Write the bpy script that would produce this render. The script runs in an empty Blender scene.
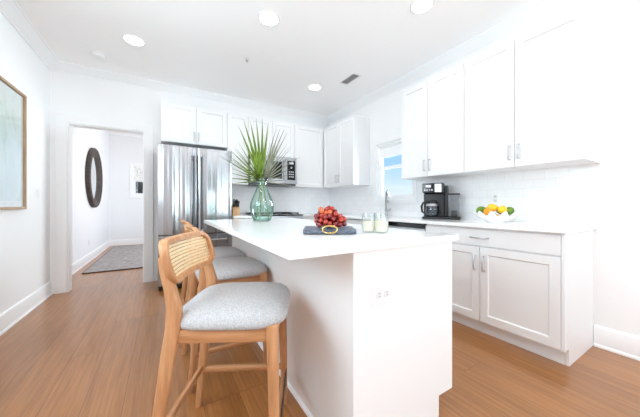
import bpy, bmesh, math, random
from mathutils import Vector, Matrix
random.seed(7)
PI = math.pi
SC = bpy.context.scene
COL = SC.collection

# ------------------------------------------------------------------ camera
H = 1.07
cam_d = bpy.data.cameras.new('camera'); cam = bpy.data.objects.new('camera', cam_d); COL.objects.link(cam)
cam.location = (0, 0, H)
cam.rotation_euler = (PI/2, 0, -math.radians(30.904))
cam_d.sensor_fit = 'HORIZONTAL'; cam_d.sensor_width = 36.0
cam_d.lens = 258.575/640*36.0
cam_d.shift_x = (320-318.137)/640
cam_d.shift_y = -(208.5-205.232)/640
cam_d.clip_start = 0.05; cam_d.clip_end = 200
SC.camera = cam

# ------------------------------------------------------------------ exposure, world, daylight
vs = SC.view_settings
vs.view_transform = 'Standard'; vs.look = 'None'; vs.gamma = 1.0; vs.use_curve_mapping = False
vs.exposure = 0.08
SC.cycles.use_denoising = True
SC.cycles.max_bounces = 18; SC.cycles.diffuse_bounces = 14; SC.cycles.glossy_bounces = 4
SC.cycles.transparent_max_bounces = 16; SC.cycles.transmission_bounces = 8
SC.cycles.caustics_reflective = False; SC.cycles.caustics_refractive = False
SC.cycles.sample_clamp_indirect = 6.0

W = bpy.data.worlds.new('sky'); SC.world = W; W.use_nodes = True
nt = W.node_tree; nt.nodes.clear()
wo = nt.nodes.new('ShaderNodeOutputWorld'); bg = nt.nodes.new('ShaderNodeBackground')
tc = nt.nodes.new('ShaderNodeTexCoord'); sx = nt.nodes.new('ShaderNodeSeparateXYZ'); rp = nt.nodes.new('ShaderNodeValToRGB')
nt.links.new(tc.outputs['Generated'], sx.inputs[0]); nt.links.new(sx.outputs['Z'], rp.inputs[0])
nt.links.new(rp.outputs[0], bg.inputs[0]); nt.links.new(bg.outputs[0], wo.inputs[0])
el = rp.color_ramp.elements
el[0].position = 0.0; el[0].color = (.90, .96, 1, 1)
el[1].position = 1.0; el[1].color = (.16, .36, .82, 1)
for p_, c_ in ((.05, (.80, .90, .98, 1)), (.11, (.58, .79, .97, 1)), (.16, (.38, .66, .96, 1)), (.4, (.25, .5, .9, 1))):
    e_ = el.new(p_); e_.color = c_
bg.inputs[1].default_value = 1.05

def area(name, loc, rot, sx_, sy_, power, color=(1, 1, 1)):
    d = bpy.data.lights.new(name, 'AREA'); d.shape = 'RECTANGLE'; d.size = sx_; d.size_y = sy_
    d.energy = power; d.color = color
    o = bpy.data.objects.new(name, d); COL.objects.link(o); o.location = loc; o.rotation_euler = rot
    return o
# daylight lamps at the window openings, with added fill lamps among them
UP = math.radians(30)          # tilts the rear and right lamps up to brighten the ceiling
COOL = (.83, .945, 1)
area('daylight_side_window', (-1.19, 1.0, 1.80), (0, -PI/2, 0), .95, 1.6, 37, (.76, .92, 1))
area('daylight_rear_window', (1.72, -3.50, 1.35), (PI/2+UP, 0, 0), 1.7, 2.0, 59, COOL)
area('right_window_fill', (2.80, -1.6, 1.35), (0, PI/2+UP, 0), 1.9, 2.4, 44, COOL)  # unseen source, added to brighten the left wall
area('daylight_hall_window', (1.10, 6.6, 1.45), (0, PI/2, 0), 1.5, 2.3, 39, (1, .99, .97))

area('sink_window_fill', (4.5, 2.35, 1.75), (0, PI/2, 0), 1.5, 1.5, 520, COOL)  # lamp added outside, out of sight, to fill the left wall
# lamps without fixtures, added out of view near the ceiling as fill
for x_, y_ in ((-.262, 1.25), (-.262, -.8), (.835, -.2), (1.906, -.6)):
    d_ = bpy.data.lights.new('room_fill_lamp', 'AREA'); d_.shape = 'DISK'; d_.size = .16; d_.energy = 5.5; d_.color = (.97, .985, 1)
    o_ = bpy.data.objects.new('room_fill_lamp', d_); COL.objects.link(o_); o_.location = (x_, y_, 2.775)

# ------------------------------------------------------------------ materials
def lin(c):
    return tuple(((v/255)/12.92 if v/255 <= .04045 else ((v/255+.055)/1.055)**2.4) for v in c)
def mat(name, rgb, rough=.5, metal=0., spec=.5, **kw):
    m = bpy.data.materials.new(name); m.use_nodes = True
    b = m.node_tree.nodes['Principled BSDF']
    b.inputs['Base Color'].default_value = (*lin(rgb), 1)
    b.inputs['Roughness'].default_value = rough; b.inputs['Metallic'].default_value = metal
    b.inputs['Specular IOR Level'].default_value = spec
    for k, v in kw.items():
        b.inputs[k].default_value = v
    return m
def nodes(m):
    return m.node_tree.nodes, m.node_tree.links, m.node_tree.nodes['Principled BSDF']
def N(m, t, **kw):
    n = m.node_tree.nodes.new(t)
    for k, v in kw.items(): setattr(n, k, v)
    return n
def coords(m, scale=(1, 1, 1), kind='Object', rot=(0, 0, 0)):
    t = N(m, 'ShaderNodeTexCoord'); mp = N(m, 'ShaderNodeMapping')
    mp.inputs['Scale'].default_value = scale; mp.inputs['Rotation'].default_value = rot
    m.node_tree.links.new(t.outputs[kind], mp.inputs['Vector'])
    return mp.outputs['Vector']
def noise_color(m, vec, stops, scale=5, detail=4, rough=.5, bump=0., bdist=.002):
    ns, L, b = nodes(m)
    n = N(m, 'ShaderNodeTexNoise'); n.inputs['Scale'].default_value = scale; n.inputs['Detail'].default_value = detail
    n.inputs['Roughness'].default_value = rough
    L.new(vec, n.inputs['Vector'])
    r = N(m, 'ShaderNodeValToRGB'); e = r.color_ramp.elements
    e[0].position, e[0].color = stops[0][0], (*lin(stops[0][1]), 1)
    e[1].position, e[1].color = stops[-1][0], (*lin(stops[-1][1]), 1)
    for p, c in stops[1:-1]:
        q = e.new(p); q.color = (*lin(c), 1)
    L.new(n.outputs['Fac'], r.inputs['Fac']); L.new(r.outputs['Color'], b.inputs['Base Color'])
    if bump:
        bp = N(m, 'ShaderNodeBump'); bp.inputs['Strength'].default_value = bump; bp.inputs['Distance'].default_value = bdist
        L.new(n.outputs['Fac'], bp.inputs['Height']); L.new(bp.outputs['Normal'], b.inputs['Normal'])
    return n, r

def plaster(name, rgb, rough=.7):
    m = mat(name, rgb, rough, spec=.3); ns, L, b = nodes(m)
    n = N(m, 'ShaderNodeTexNoise'); n.inputs['Scale'].default_value = 180
    L.new(coords(m), n.inputs['Vector'])
    bp = N(m, 'ShaderNodeBump'); bp.inputs['Strength'].default_value = .04; bp.inputs['Distance'].default_value = .002
    L.new(n.outputs['Fac'], bp.inputs['Height']); L.new(bp.outputs['Normal'], b.inputs['Normal'])
    return m
M = {}
M['wall'] = plaster('white_wall_paint', (243, 244, 245))
M['hallwall'] = plaster('pale_grey_wall_paint', (236, 238, 241))
M['ceil'] = plaster('white_ceiling_paint', (252, 252, 252), .8)
M['trim'] = mat('white_semigloss_trim', (242, 243, 244), .35)
M['cab'] = mat('white_painted_cabinet', (236, 237, 238), .38)
M['toe'] = mat('white_toe_kick', (236, 236, 238), .45)
M['plastic'] = mat('white_plastic', (240, 240, 240), .35)
M['slot'] = mat('grey_receptacle', (218, 218, 221), .4)
M['slotdark'] = mat('dark_slot', (60, 60, 64), .5)
M['nickel'] = mat('satin_nickel', (200, 200, 202), .28, 1.)
M['chrome'] = mat('polished_chrome', (176, 178, 182), .08, 1.)
M['black'] = mat('black_plastic', (22, 22, 24), .3)
M['blackglass'] = mat('black_glass', (12, 12, 14), .06)
M['blackmetal'] = mat('black_metal', (16, 16, 17), .35, .3)
M['brass'] = mat('polished_brass', (214, 184, 120), .2, 1.)
M['darkgrey'] = mat('dark_grey_metal', (88, 90, 94), .45, .6)
M['iron'] = mat('cast_iron', (26, 26, 28), .55)

# quartz worktop
m = M['quartz'] = mat('white_quartz', (247, 247, 247), .12)
noise_color(m, coords(m, (1, 1, 1)), [(0.2, (238, 238, 239)), (.6, (248, 248, 248))], scale=60, detail=3)

# subway tile
def tile_mat(name, rot):
    m = mat(name, (245, 246, 247), .12); ns, L, b = nodes(m)
    br = N(m, 'ShaderNodeTexBrick'); br.offset = .5
    br.inputs['Color1'].default_value = (*lin((246, 247, 248)), 1); br.inputs['Color2'].default_value = (*lin((241, 242, 244)), 1)
    br.inputs['Mortar'].default_value = (*lin((234, 235, 236)), 1)
    br.inputs['Scale'].default_value = 1; br.inputs['Mortar Size'].default_value = .0022; br.inputs['Mortar Smooth'].default_value = .1
    br.inputs['Brick Width'].default_value = .152; br.inputs['Row Height'].default_value = .0765
    t = N(m, 'ShaderNodeTexCoord'); s = N(m, 'ShaderNodeSeparateXYZ'); c = N(m, 'ShaderNodeCombineXYZ')
    L.new(t.outputs['Object'], s.inputs[0]); L.new(s.outputs['Y' if rot else 'X'], c.inputs['X']); L.new(s.outputs['Z'], c.inputs['Y'])
    L.new(c.outputs[0], br.inputs['Vector']); L.new(br.outputs['Color'], b.inputs['Base Color'])
    bp = N(m, 'ShaderNodeBump'); bp.invert = True; bp.inputs['Strength'].default_value = .2; bp.inputs['Distance'].default_value = .002
    L.new(br.outputs['Fac'], bp.inputs['Height']); L.new(bp.outputs['Normal'], b.inputs['Normal'])
    return m
M['tile_x'] = tile_mat('white_subway_tile_back', False); M['tile_y'] = tile_mat('white_subway_tile_side', True)

# oak plank floor, planks run along Y
m = M['floor'] = mat('oak_plank_floor', (172, 118, 76), .30, spec=.7, **{'Coat Weight': .25, 'Coat Roughness': .22}); ns, L, b = nodes(m)
t = N(m, 'ShaderNodeTexCoord'); s = N(m, 'ShaderNodeSeparateXYZ'); c = N(m, 'ShaderNodeCombineXYZ')
L.new(t.outputs['Object'], s.inputs[0]); L.new(s.outputs['Y'], c.inputs['X']); L.new(s.outputs['X'], c.inputs['Y'])
br = N(m, 'ShaderNodeTexBrick'); br.offset = .37; br.offset_frequency = 3
br.inputs['Color1'].default_value = (.25, .25, .25, 1); br.inputs['Color2'].default_value = (.75, .75, .75, 1)
br.inputs['Mortar'].default_value = (0, 0, 0, 1); br.inputs['Scale'].default_value = 1
br.inputs['Mortar Size'].default_value = .0012; br.inputs['Mortar Smooth'].default_value = .2
br.inputs['Brick Width'].default_value = 1.5; br.inputs['Row Height'].default_value = .185; br.inputs['Bias'].default_value = 0
L.new(c.outputs[0], br.inputs['Vector'])
n1 = N(m, 'ShaderNodeTexNoise'); n1.inputs['Scale'].default_value = 1; n1.inputs['Detail'].default_value = 6; n1.inputs['Roughness'].default_value = .65
mp = N(m, 'ShaderNodeMapping'); mp.inputs['Scale'].default_value = (55, 2.2, 1); L.new(t.outputs['Object'], mp.inputs['Vector'])
ad = N(m, 'ShaderNodeVectorMath', operation='ADD'); L.new(mp.outputs[0], ad.inputs[0]); L.new(br.outputs['Color'], ad.inputs[1])
sc_ = N(m, 'ShaderNodeVectorMath', operation='SCALE'); L.new(br.outputs['Color'], sc_.inputs[0]); sc_.inputs['Scale'].default_value = 40
L.new(sc_.outputs[0], ad.inputs[1]); L.new(ad.outputs[0], n1.inputs['Vector'])
rp1 = N(m, 'ShaderNodeValToRGB'); e = rp1.color_ramp.elements
e[0].position = .28; e[0].color = (*lin((146, 92, 47)), 1); e[1].position = .72; e[1].color = (*lin((186, 128, 74)), 1)
q = e.new(.5); q.color = (*lin((168, 112, 60)), 1)
L.new(n1.outputs['Fac'], rp1.inputs['Fac'])
tone = N(m, 'ShaderNodeMix', data_type='RGBA', blend_type='MULTIPLY'); tone.inputs['Factor'].default_value = 1
tr = N(m, 'ShaderNodeValToRGB'); te = tr.color_ramp.elements
te[0].position = .2; te[0].color = (.80, .79, .78, 1); te[1].position = .8; te[1].color = (1.0, 1.0, 1.0, 1)
L.new(br.outputs['Color'], tr.inputs['Fac']); L.new(rp1.outputs['Color'], tone.inputs['A']); L.new(tr.outputs['Color'], tone.inputs['B'])
seam = N(m, 'ShaderNodeMix', data_type='RGBA'); seam.inputs['B'].default_value = (*lin((92, 60, 40)), 1)
L.new(br.outputs['Fac'], seam.inputs['Factor']); L.new(tone.outputs['Result'], seam.inputs['A']); L.new(seam.outputs['Result'], b.inputs['Base Color'])
bp = N(m, 'ShaderNodeBump'); bp.inputs['Strength'].default_value = .12; bp.inputs['Distance'].default_value = .002
L.new(n1.outputs['Fac'], bp.inputs['Height']); L.new(bp.outputs['Normal'], b.inputs['Normal'])

# brushed steel with the slow waviness of sheet metal
def steel(name, rgb, rough, wav=.35, along=(9, 9, .12)):
    m = mat(name, rgb, rough, 1.); ns, L, b = nodes(m)
    n = N(m, 'ShaderNodeTexNoise'); n.inputs['Scale'].default_value = 1; n.inputs['Detail'].default_value = 2
    L.new(coords(m, along), n.inputs['Vector'])
    bp = N(m, 'ShaderNodeBump'); bp.inputs['Strength'].default_value = wav; bp.inputs['Distance'].default_value = .03
    L.new(n.outputs['Fac'], bp.inputs['Height']); L.new(bp.outputs['Normal'], b.inputs['Normal'])
    return m
M['steel'] = steel('brushed_stainless_steel', (172, 173, 176), .2, 1.0)
M['steel2'] = steel('appliance_stainless_steel', (190, 190, 193), .28, .15)

# stool timber
def wood(name, c0, c1, c2, scale=(22, 22, 2.2), rough=.45):
    m = mat(name, c1, rough, spec=.35)
    noise_color(m, coords(m, scale), [(.25, c0), (.5, c1), (.75, c2)], scale=1.6, detail=5, rough=.6, bump=.05)
    return m
M['oak'] = wood('warm_oak', (160, 110, 72), (190, 138, 96), (208, 160, 118))
M['oakx'] = wood('warm_oak_rail', (156, 106, 68), (186, 134, 92), (204, 156, 114), (2.2, 22, 22))
M['oaky'] = wood('warm_oak_crossrail', (156, 106, 68), (186, 134, 92), (204, 156, 114), (22, 2.2, 22))
M['cane'] = mat('woven_cane', (236, 208, 164), .5)
noise_color(M['cane'], coords(M['cane'], (40, 40, 40)), [(.3, (220, 186, 138)), (.7, (244, 220, 180))], scale=3)
M['frame'] = wood('pale_oak_frame', (150, 118, 88), (176, 146, 114), (196, 168, 136))
M['block'] = wood('beech_block', (190, 144, 98), (212, 168, 122), (224, 186, 144))
m = M['fabric'] = mat('grey_heather_fabric', (170, 171, 176), .95, spec=.1)
noise_color(m, coords(m, (1, 1, 1)), [(.3, (148, 147, 148)), (.5, (180, 179, 180)), (.7, (208, 207, 207))], scale=210, detail=4, rough=.8, bump=.35, bdist=.003)
m = M['rug'] = mat('grey_woven_rug', (150, 146, 144), .95, spec=.1)
noise_color(m, coords(m, (5, 14, 5)), [(.3, (112, 106, 104)), (.5, (164, 158, 156)), (.7, (206, 202, 200))], scale=2.5, detail=6, rough=.8, bump=.4, bdist=.006)
M['rugedge'] = mat('dark_brown_rug_binding', (70, 50, 42), .9)
m = M['rattan'] = mat('dark_wood_mirror_frame', (58, 48, 42), .6)
noise_color(m, coords(m, (8, 30, 30)), [(.3, (36, 28, 23)), (.6, (74, 63, 56)), (.75, (104, 95, 88))], scale=2, detail=5, bump=.3, bdist=.01)
M['mirror'] = mat('mirror_glass', (222, 226, 228), .03, 1.)
m = M['slate'] = mat('grey_slate', (84, 92, 106), .45)
noise_color(m, coords(m, (30, 30, 30)), [(.3, (62, 69, 82)), (.6, (98, 107, 122)), (.75, (150, 156, 166))], scale=3, detail=6, bump=.3)

def thin_glass(name, tint, ior=1.45, rough=.0, gloss=1.0):
    m = bpy.data.materials.new(name); m.use_nodes = True; n_ = m.node_tree.nodes; l_ = m.node_tree.links; n_.clear()
    o = n_.new('ShaderNodeOutputMaterial'); mx = n_.new('ShaderNodeMixShader'); tr_ = n_.new('ShaderNodeBsdfTransparent'); g = n_.new('ShaderNodeBsdfGlossy')
    # Schlick's approximation on the facing angle, the same from both sides of a thin sheet
    lw = n_.new('ShaderNodeLayerWeight'); lw.inputs['Blend'].default_value = .5
    pw = n_.new('ShaderNodeMath'); pw.operation = 'POWER'; pw.inputs[1].default_value = 5
    fr = n_.new('ShaderNodeMapRange'); f0 = ((ior-1)/(ior+1))**2; fr.inputs['To Min'].default_value = f0; fr.inputs['To Max'].default_value = .9
    l_.new(lw.outputs['Facing'], pw.inputs[0]); l_.new(pw.outputs[0], fr.inputs['Value'])
    tr_.inputs['Color'].default_value = (*lin(tint), 1); g.inputs['Roughness'].default_value = rough
    g.inputs['Color'].default_value = (gloss, gloss, gloss, 1)
    l_.new(fr.outputs[0], mx.inputs[0]); l_.new(tr_.outputs[0], mx.inputs[1]); l_.new(g.outputs[0], mx.inputs[2]); l_.new(mx.outputs[0], o.inputs[0])
    return m
def edge_tint(m, center, edge):
    n_, l_ = m.node_tree.nodes, m.node_tree.links
    tr_ = [q for q in n_ if q.type == 'BSDF_TRANSPARENT'][0]; lw = n_.new('ShaderNodeLayerWeight'); lw.inputs['Blend'].default_value = .5
    r = n_.new('ShaderNodeValToRGB'); e = r.color_ramp.elements
    e[0].position = .35; e[0].color = (*lin(center), 1); e[1].position = .95; e[1].color = (*lin(edge), 1)
    l_.new(lw.outputs['Facing'], r.inputs['Fac']); l_.new(r.outputs['Color'], tr_.inputs['Color'])
M['pane'] = thin_glass('window_glass', (250, 252, 253), 1.3)
M['glass'] = thin_glass('clear_glass', (250, 251, 252), 1.45); edge_tint(M['glass'], (252, 253, 253), (226, 230, 232))
M['vase'] = thin_glass('green_tinted_glass', (232, 244, 239), 1.55, .02); edge_tint(M['vase'], (243, 249, 247), (150, 196, 180))
M['water'] = thin_glass('vase_water', (236, 246, 241), 1.2)
M['wine'] = mat('pale_lemonade', (255, 250, 226), .3, spec=.2, **{'Alpha': .4})
M['tank'] = thin_glass('clear_plastic_tank', (236, 239, 242), 1.5, .05)
def leafmat(name, a, b2):
    m = mat(name, a, .5, spec=.3, **{'Subsurface Weight': 0.0})
    noise_color(m, coords(m, (20, 20, 5)), [(.3, a), (.7, b2)], scale=3, detail=3)
    return m
M['leafg'] = leafmat('fresh_green_palm', (70, 96, 28), (122, 144, 56))
M['leafd'] = leafmat('dried_grey_green_palm', (104, 108, 88), (148, 150, 130))
M['stemg'] = mat('green_stem', (92, 124, 62), .5)
M['grape'] = [mat('red_grape_skin', c_, .22, **{'Coat Weight': .3}) for c_ in ((128, 24, 26), (164, 48, 32), (98, 20, 30), (192, 92, 48))]
M['grapestem'] = mat('grape_stem', (120, 110, 60), .6)
def fruitmat(name, a, b2):
    m = mat(name, a, .38); noise_color(m, coords(m), [(.35, a), (.65, b2)], scale=30, detail=3, bump=.12, bdist=.002); return m
M['lime'] = fruitmat('lime_peel', (74, 116, 26), (116, 152, 44))
M['lemon'] = fruitmat('lemon_peel', (238, 186, 22), (250, 210, 50))
M['orange'] = fruitmat('orange_peel', (236, 146, 22), (246, 170, 44))
M['ceramic'] = mat('white_ceramic', (246, 246, 245), .18)
M['shade'] = mat('white_roller_shade_cloth', (244, 245, 247), .8)
m = M['pattern'] = mat('patterned_shade_cloth', (232, 232, 230), .85)
noise_color(m, coords(m, (18, 18, 30)), [(.40, (206, 206, 206)), (.5, (244, 244, 243))], scale=1.5, detail=2)
M['porch'] = mat('grey_porch_boards', (120, 122, 120), .7)
M['porchdark'] = mat('dark_stained_post', (46, 42, 38), .6)
m = M['light'] = bpy.data.materials.new('lit_downlight_diffuser'); m.use_nodes = True
b = m.node_tree.nodes['Principled BSDF']; b.inputs['Emission Color'].default_value = (1, .98, .95, 1); b.inputs['Emission Strength'].default_value = 9
m = M['art'] = mat('abstract_print', (220, 228, 226), .35); ns, L, b = nodes(m)
va = coords(m, (1, 2.2, 1.1))
n1 = N(m, 'ShaderNodeTexNoise'); n1.inputs['Scale'].default_value = 2.6; n1.inputs['Detail'].default_value = 7; n1.inputs['Roughness'].default_value = .6; n1.inputs['Distortion'].default_value = .6
L.new(va, n1.inputs['Vector'])
r1 = N(m, 'ShaderNodeValToRGB'); e = r1.color_ramp.elements
e[0].position = .30; e[0].color = (*lin((158, 184, 160)), 1); e[1].position = .72; e[1].color = (*lin((232, 224, 206)), 1)
for p_, c_ in ((.42, (204, 222, 214)), (.5, (230, 236, 236)), (.6, (208, 226, 232))):
    q = e.new(p_); q.color = (*lin(c_), 1)
L.new(n1.outputs['Fac'], r1.inputs['Fac'])
t = N(m, 'ShaderNodeTexCoord'); s = N(m, 'ShaderNodeSeparateXYZ'); L.new(t.outputs['Generated'], s.inputs[0])
r2 = N(m, 'ShaderNodeValToRGB'); e = r2.color_ramp.elements
e[0].position = .0; e[0].color = (*lin((218, 232, 236)), 1); e[1].position = 1; e[1].color = (*lin((226, 214, 190)), 1)
q = e.new(.45); q.color = (*lin((220, 234, 236)), 1); q = e.new(.7); q.color = (*lin((200, 212, 186)), 1)
L.new(s.outputs['Z'], r2.inputs['Fac'])
mx = N(m, 'ShaderNodeMix', data_type='RGBA'); mx.inputs['Factor'].default_value = .4
L.new(r1.outputs['Color'], mx.inputs['A']); L.new(r2.outputs['Color'], mx.inputs['B']); L.new(mx.outputs['Result'], b.inputs['Base Color'])

# ------------------------------------------------------------------ mesh helpers
BASE = {}
def V(*a): return Vector(a)
class MB:
    def __init__(s): s.v = []; s.f = []
    def add(s, vs_, fs_):
        k = len(s.v); s.v += [Vector(p) for p in vs_]; s.f += [tuple(i+k for i in f) for f in fs_]; return s
    def box(s, x0, x1, y0, y1, z0, z1):
        p = [(x, y, z) for z in (z0, z1) for y in (y0, y1) for x in (x0, x1)]
        return s.add(p, [(0, 2, 3, 1), (4, 5, 7, 6), (0, 1, 5, 4), (2, 6, 7, 3), (0, 4, 6, 2), (1, 3, 7, 5)])
    def loft(s, rings, caps=True, closed=True, loop=False):
        n = len(rings[0]); vs_ = [p for r in rings for p in r]; fs_ = []
        R = len(rings)
        for i in range(R if loop else R-1):
            for j in range(n if closed else n-1):
                a, b_ = i*n+j, i*n+(j+1) % n; i2 = (i+1) % R
                fs_.append((a, b_, i2*n+(j+1) % n, i2*n+j))
        if caps and not loop:
            fs_.append(tuple(range(n))[::-1]); fs_.append(tuple((R-1)*n+j for j in range(n)))
        return s.add(vs_, fs_)
    def prism(s, poly, ext):
        e_ = Vector(ext); return s.loft([[Vector(p) for p in poly], [Vector(p)+e_ for p in poly]])
    def lathe(s, prof, c=(0, 0, 0), seg=32, mod=None, axis='z'):
        rings = []
        for r, z in prof:
            ring = []
            for j in range(seg):
                a = 2*PI*j/seg; rr = r*(mod(a, r, z) if mod else 1)
                p = (rr*math.cos(a), rr*math.sin(a), z)
                if axis == 'x': p = (p[2], p[0], p[1])
                if axis == 'y': p = (p[0], p[2], p[1])
                ring.append(Vector(c)+Vector(p))
            rings.append(ring)
        return s.loft(rings)
    def tube(s, path, r, seg=10, caps=True):
        P = [Vector(p) for p in path]; n = len(P); rr = r if isinstance(r, (list, tuple)) else [r]*n
        T = []
        for i in range(n):
            a = (P[min(i+1, n-1)]-P[max(i-1, 0)]).normalized(); T.append(a)
        up = Vector((0, 0, 1)) if abs(T[0].z) < .9 else Vector((1, 0, 0))
        rings = []; u = T[0].cross(up).normalized()
        for i in range(n):
            u = (u-T[i]*u.dot(T[i])).normalized(); w = T[i].cross(u)
            rings.append([P[i]+(u*math.cos(2*PI*j/seg)+w*math.sin(2*PI*j/seg))*rr[i] for j in range(seg)])
        return s.loft(rings, caps)
    def sphere(s, c, r, seg=16, rings=10):
        r = r if isinstance(r, (tuple, list)) else (r, r, r); prof = []
        R = []
        for i in range(1, rings):
            t_ = PI*i/rings
            R.append([Vector(c)+Vector((r[0]*math.sin(t_)*math.cos(2*PI*j/seg), r[1]*math.sin(t_)*math.sin(2*PI*j/seg), -r[2]*math.cos(t_))) for j in range(seg)])
        k = len(s.v); s.loft(R, caps=False)
        a = len(s.v); s.v += [Vector(c)-Vector((0, 0, r[2])), Vector(c)+Vector((0, 0, r[2]))]
        for j in range(seg):
            s.f.append((a, k+(j+1) % seg, k+j)); q = k+(rings-2)*seg; s.f.append((a+1, q+j, q+(j+1) % seg))
        return s
    def shaker(s, o, U, n_, w, h, t=.02, rail=.058, dep=.011):
        o, U, n_ = Vector(o), Vector(U), Vector(n_); Z = Vector((0, 0, 1))
        def p(u, v, d): return o+U*u+Z*v+n_*d
        q = [p(0, 0, 0), p(w, 0, 0), p(w, h, 0), p(0, h, 0), p(0, 0, t), p(w, 0, t), p(w, h, t), p(0, h, t)]
        r = rail; k = r+.006
        q += [p(r, r, t), p(w-r, r, t), p(w-r, h-r, t), p(r, h-r, t), p(k, k, t-dep), p(w-k, k, t-dep), p(w-k, h-k, t-dep), p(k, h-k, t-dep)]
        f = [(3, 2, 1, 0)]
        for i in range(4):
            j = (i+1) % 4; f += [(i, j, 4+j, 4+i), (4+i, 4+j, 8+j, 8+i), (8+i, 8+j, 12+j, 12+i)]
        f.append((12, 13, 14, 15)); return s.add(q, f)
    def grid_slab(s, us, vs_, skip, mp, t0, t1):
        """a slab with rectangular openings; us, vs_ are cell borders, skip(i,j) leaves a cell open, mp(u,v,t) places a point"""
        idx = {}; nu, nv = len(us)-1, len(vs_)-1
        def vid(i, j, t):
            k = (i, j, t)
            if k not in idx:
                idx[k] = len(s.v); s.v.append(Vector(mp(us[i], vs_[j], t1 if t else t0)))
            return idx[k]
        on = lambda i, j: 0 <= i < nu and 0 <= j < nv and not skip(i, j)
        for i in range(nu):
            for j in range(nv):
                if not on(i, j): continue
                for t in (0, 1): s.f.append(tuple(vid(a, b_, t) for a, b_ in ((i, j), (i+1, j), (i+1, j+1), (i, j+1))))
                for (di, dj, a, b_) in ((-1, 0, (i, j), (i, j+1)), (1, 0, (i+1, j), (i+1, j+1)), (0, -1, (i, j), (i+1, j)), (0, 1, (i, j+1), (i+1, j+1))):
                    if not on(i+di, j+dj): s.f.append((vid(*a, 0), vid(*b_, 0), vid(*b_, 1), vid(*a, 1)))
        return s
    def build(s, name, m_, parent=None, bevel=0., seg=2, smooth=40, sub=0, solid=0.):
        off = BASE.get(parent.name, Vector((0, 0, 0))) if parent else Vector((0, 0, 0))
        me = bpy.data.meshes.new(name); me.from_pydata([p-off for p in s.v], [], s.f)
        b_ = bmesh.new(); b_.from_mesh(me); bmesh.ops.recalc_face_normals(b_, faces=b_.faces); b_.to_mesh(me); b_.free()
        for mm in (m_ if isinstance(m_, list) else [m_]): me.materials.append(mm)
        if smooth:
            me.polygons.foreach_set('use_smooth', [True]*len(me.polygons)); me.set_sharp_from_angle(angle=math.radians(smooth))
        o = bpy.data.objects.new(name, me); COL.objects.link(o)
        if parent: o.parent = parent; BASE[o.name] = off
        if solid:
            md = o.modifiers.new('thickness', 'SOLIDIFY'); md.thickness = solid; md.offset = 0
        if sub:
            md = o.modifiers.new('smooth', 'SUBSURF'); md.levels = sub; md.render_levels = sub
        if bevel:
            md = o.modifiers.new('edges', 'BEVEL'); md.width = bevel; md.segments = seg; md.limit_method = 'ANGLE'; md.angle_limit = math.radians(45)
        return o
def tag(o, label, cat, group=None):
    o['label'] = label; o['category'] = cat
    if group: o['group'] = group
    return o
def thing(name, label, cat, loc=(0, 0, 0), rotz=0, group=None):
    o = bpy.data.objects.new(name, None); COL.objects.link(o); o.location = loc; o.rotation_euler = (0, 0, rotz)
    BASE[o.name] = Vector(loc) if rotz == 0 else Vector((0, 0, 0))
    return tag(o, label, cat, group)
def struct(o): o['kind'] = 'structure'; return o
def dup(root, loc, rotz, label, group=None):
    r = root.copy(); COL.objects.link(r); r.location = loc; r.rotation_euler = (0, 0, rotz); r['label'] = label
    if group: r['group'] = group
    for ch in list(root.children):
        c_ = ch.copy(); COL.objects.link(c_); c_.parent = r
        for g in ch.children:
            d = g.copy(); COL.objects.link(d); d.parent = c_
    return r

# ------------------------------------------------------------------ the room shell
XL, XR, YB, YF, ZC = -1.169, 2.83, 4.32, -3.6, 2.79
CT = .918                       # worktop height
HXL, HXR, HYF, HZ = -1.22, 1.12, 8.62, 2.93
T = .12
floor = struct(MB().box(XL-.2, XR+.2, YF-.2, HYF+.2, -.1, 0).build('floor', M['floor'], smooth=0))
struct(MB().box(XL-.2, XR+.2, YF-.2, YB+.06, ZC, ZC+.1).build('ceiling', M['ceil'], smooth=0))
struct(MB().box(HXL-.2, HXR+.2, YB+.06, HYF+.2, HZ, HZ+.1).build('ceiling_hall', M['ceil'], smooth=0))
def hole(us, vs_, rects):
    def f(i, j):
        u, v = (us[i]+us[i+1])/2, (vs_[j]+vs_[j+1])/2
        return any(a < u < b_ and c < v < d for a, b_, c, d in rects)
    return f
def wall(name, mp, u0, u1, v0, v1, rects, t0, t1, m_):
    us = sorted({u0, u1} | {r[k] for r in rects for k in (0, 1)}); vs_ = sorted({v0, v1} | {r[k] for r in rects for k in (2, 3)})
    return struct(MB().grid_slab(us, vs_, hole(us, vs_, rects), mp, t0, t1).build(name, m_, smooth=0))
px_ = lambda u, v, t: (t, u, v); py_ = lambda u, v, t: (u, t, v)
wall('wall_left', px_, YF, YB, 0, ZC, [(.15, 1.85, 1.28, 2.32)], XL-T, XL, M['wall'])
wall('wall_right', px_, YF, YB, 0, ZC, [(2.27, 2.97, 1.15, 1.99), (-2.85, -.35, .35, 2.35)], XR, XR+T, M['wall'])
DX0, DX1, DZ = -1.018, -.225, 2.09
wall('wall_back', py_, XL-T, XR+T, 0, HZ, [(DX0, DX1, -1, DZ)] , YB, YB+T, M['wall'])
wall('wall_rear', py_, XL-T, XR+T, 0, ZC, [(.82, 2.62, .30, 2.40)], YF-T, YF, M['wall'])
wall('wall_hall_left', px_, YB+T, HYF, 0, HZ, [], HXL-T, HXL, M['hallwall'])
wall('wall_hall_right', px_, YB+T, HYF, 0, HZ, [(5.4, 7.8, .65, 2.25)], HXR, HXR+T, M['hallwall'])
wall('wall_hall_far', py_, HXL-T, HXR+T, 0, HZ, [(-.72, .12, 1.33, 2.16)], HYF, HYF+T, M['hallwall'])

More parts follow.
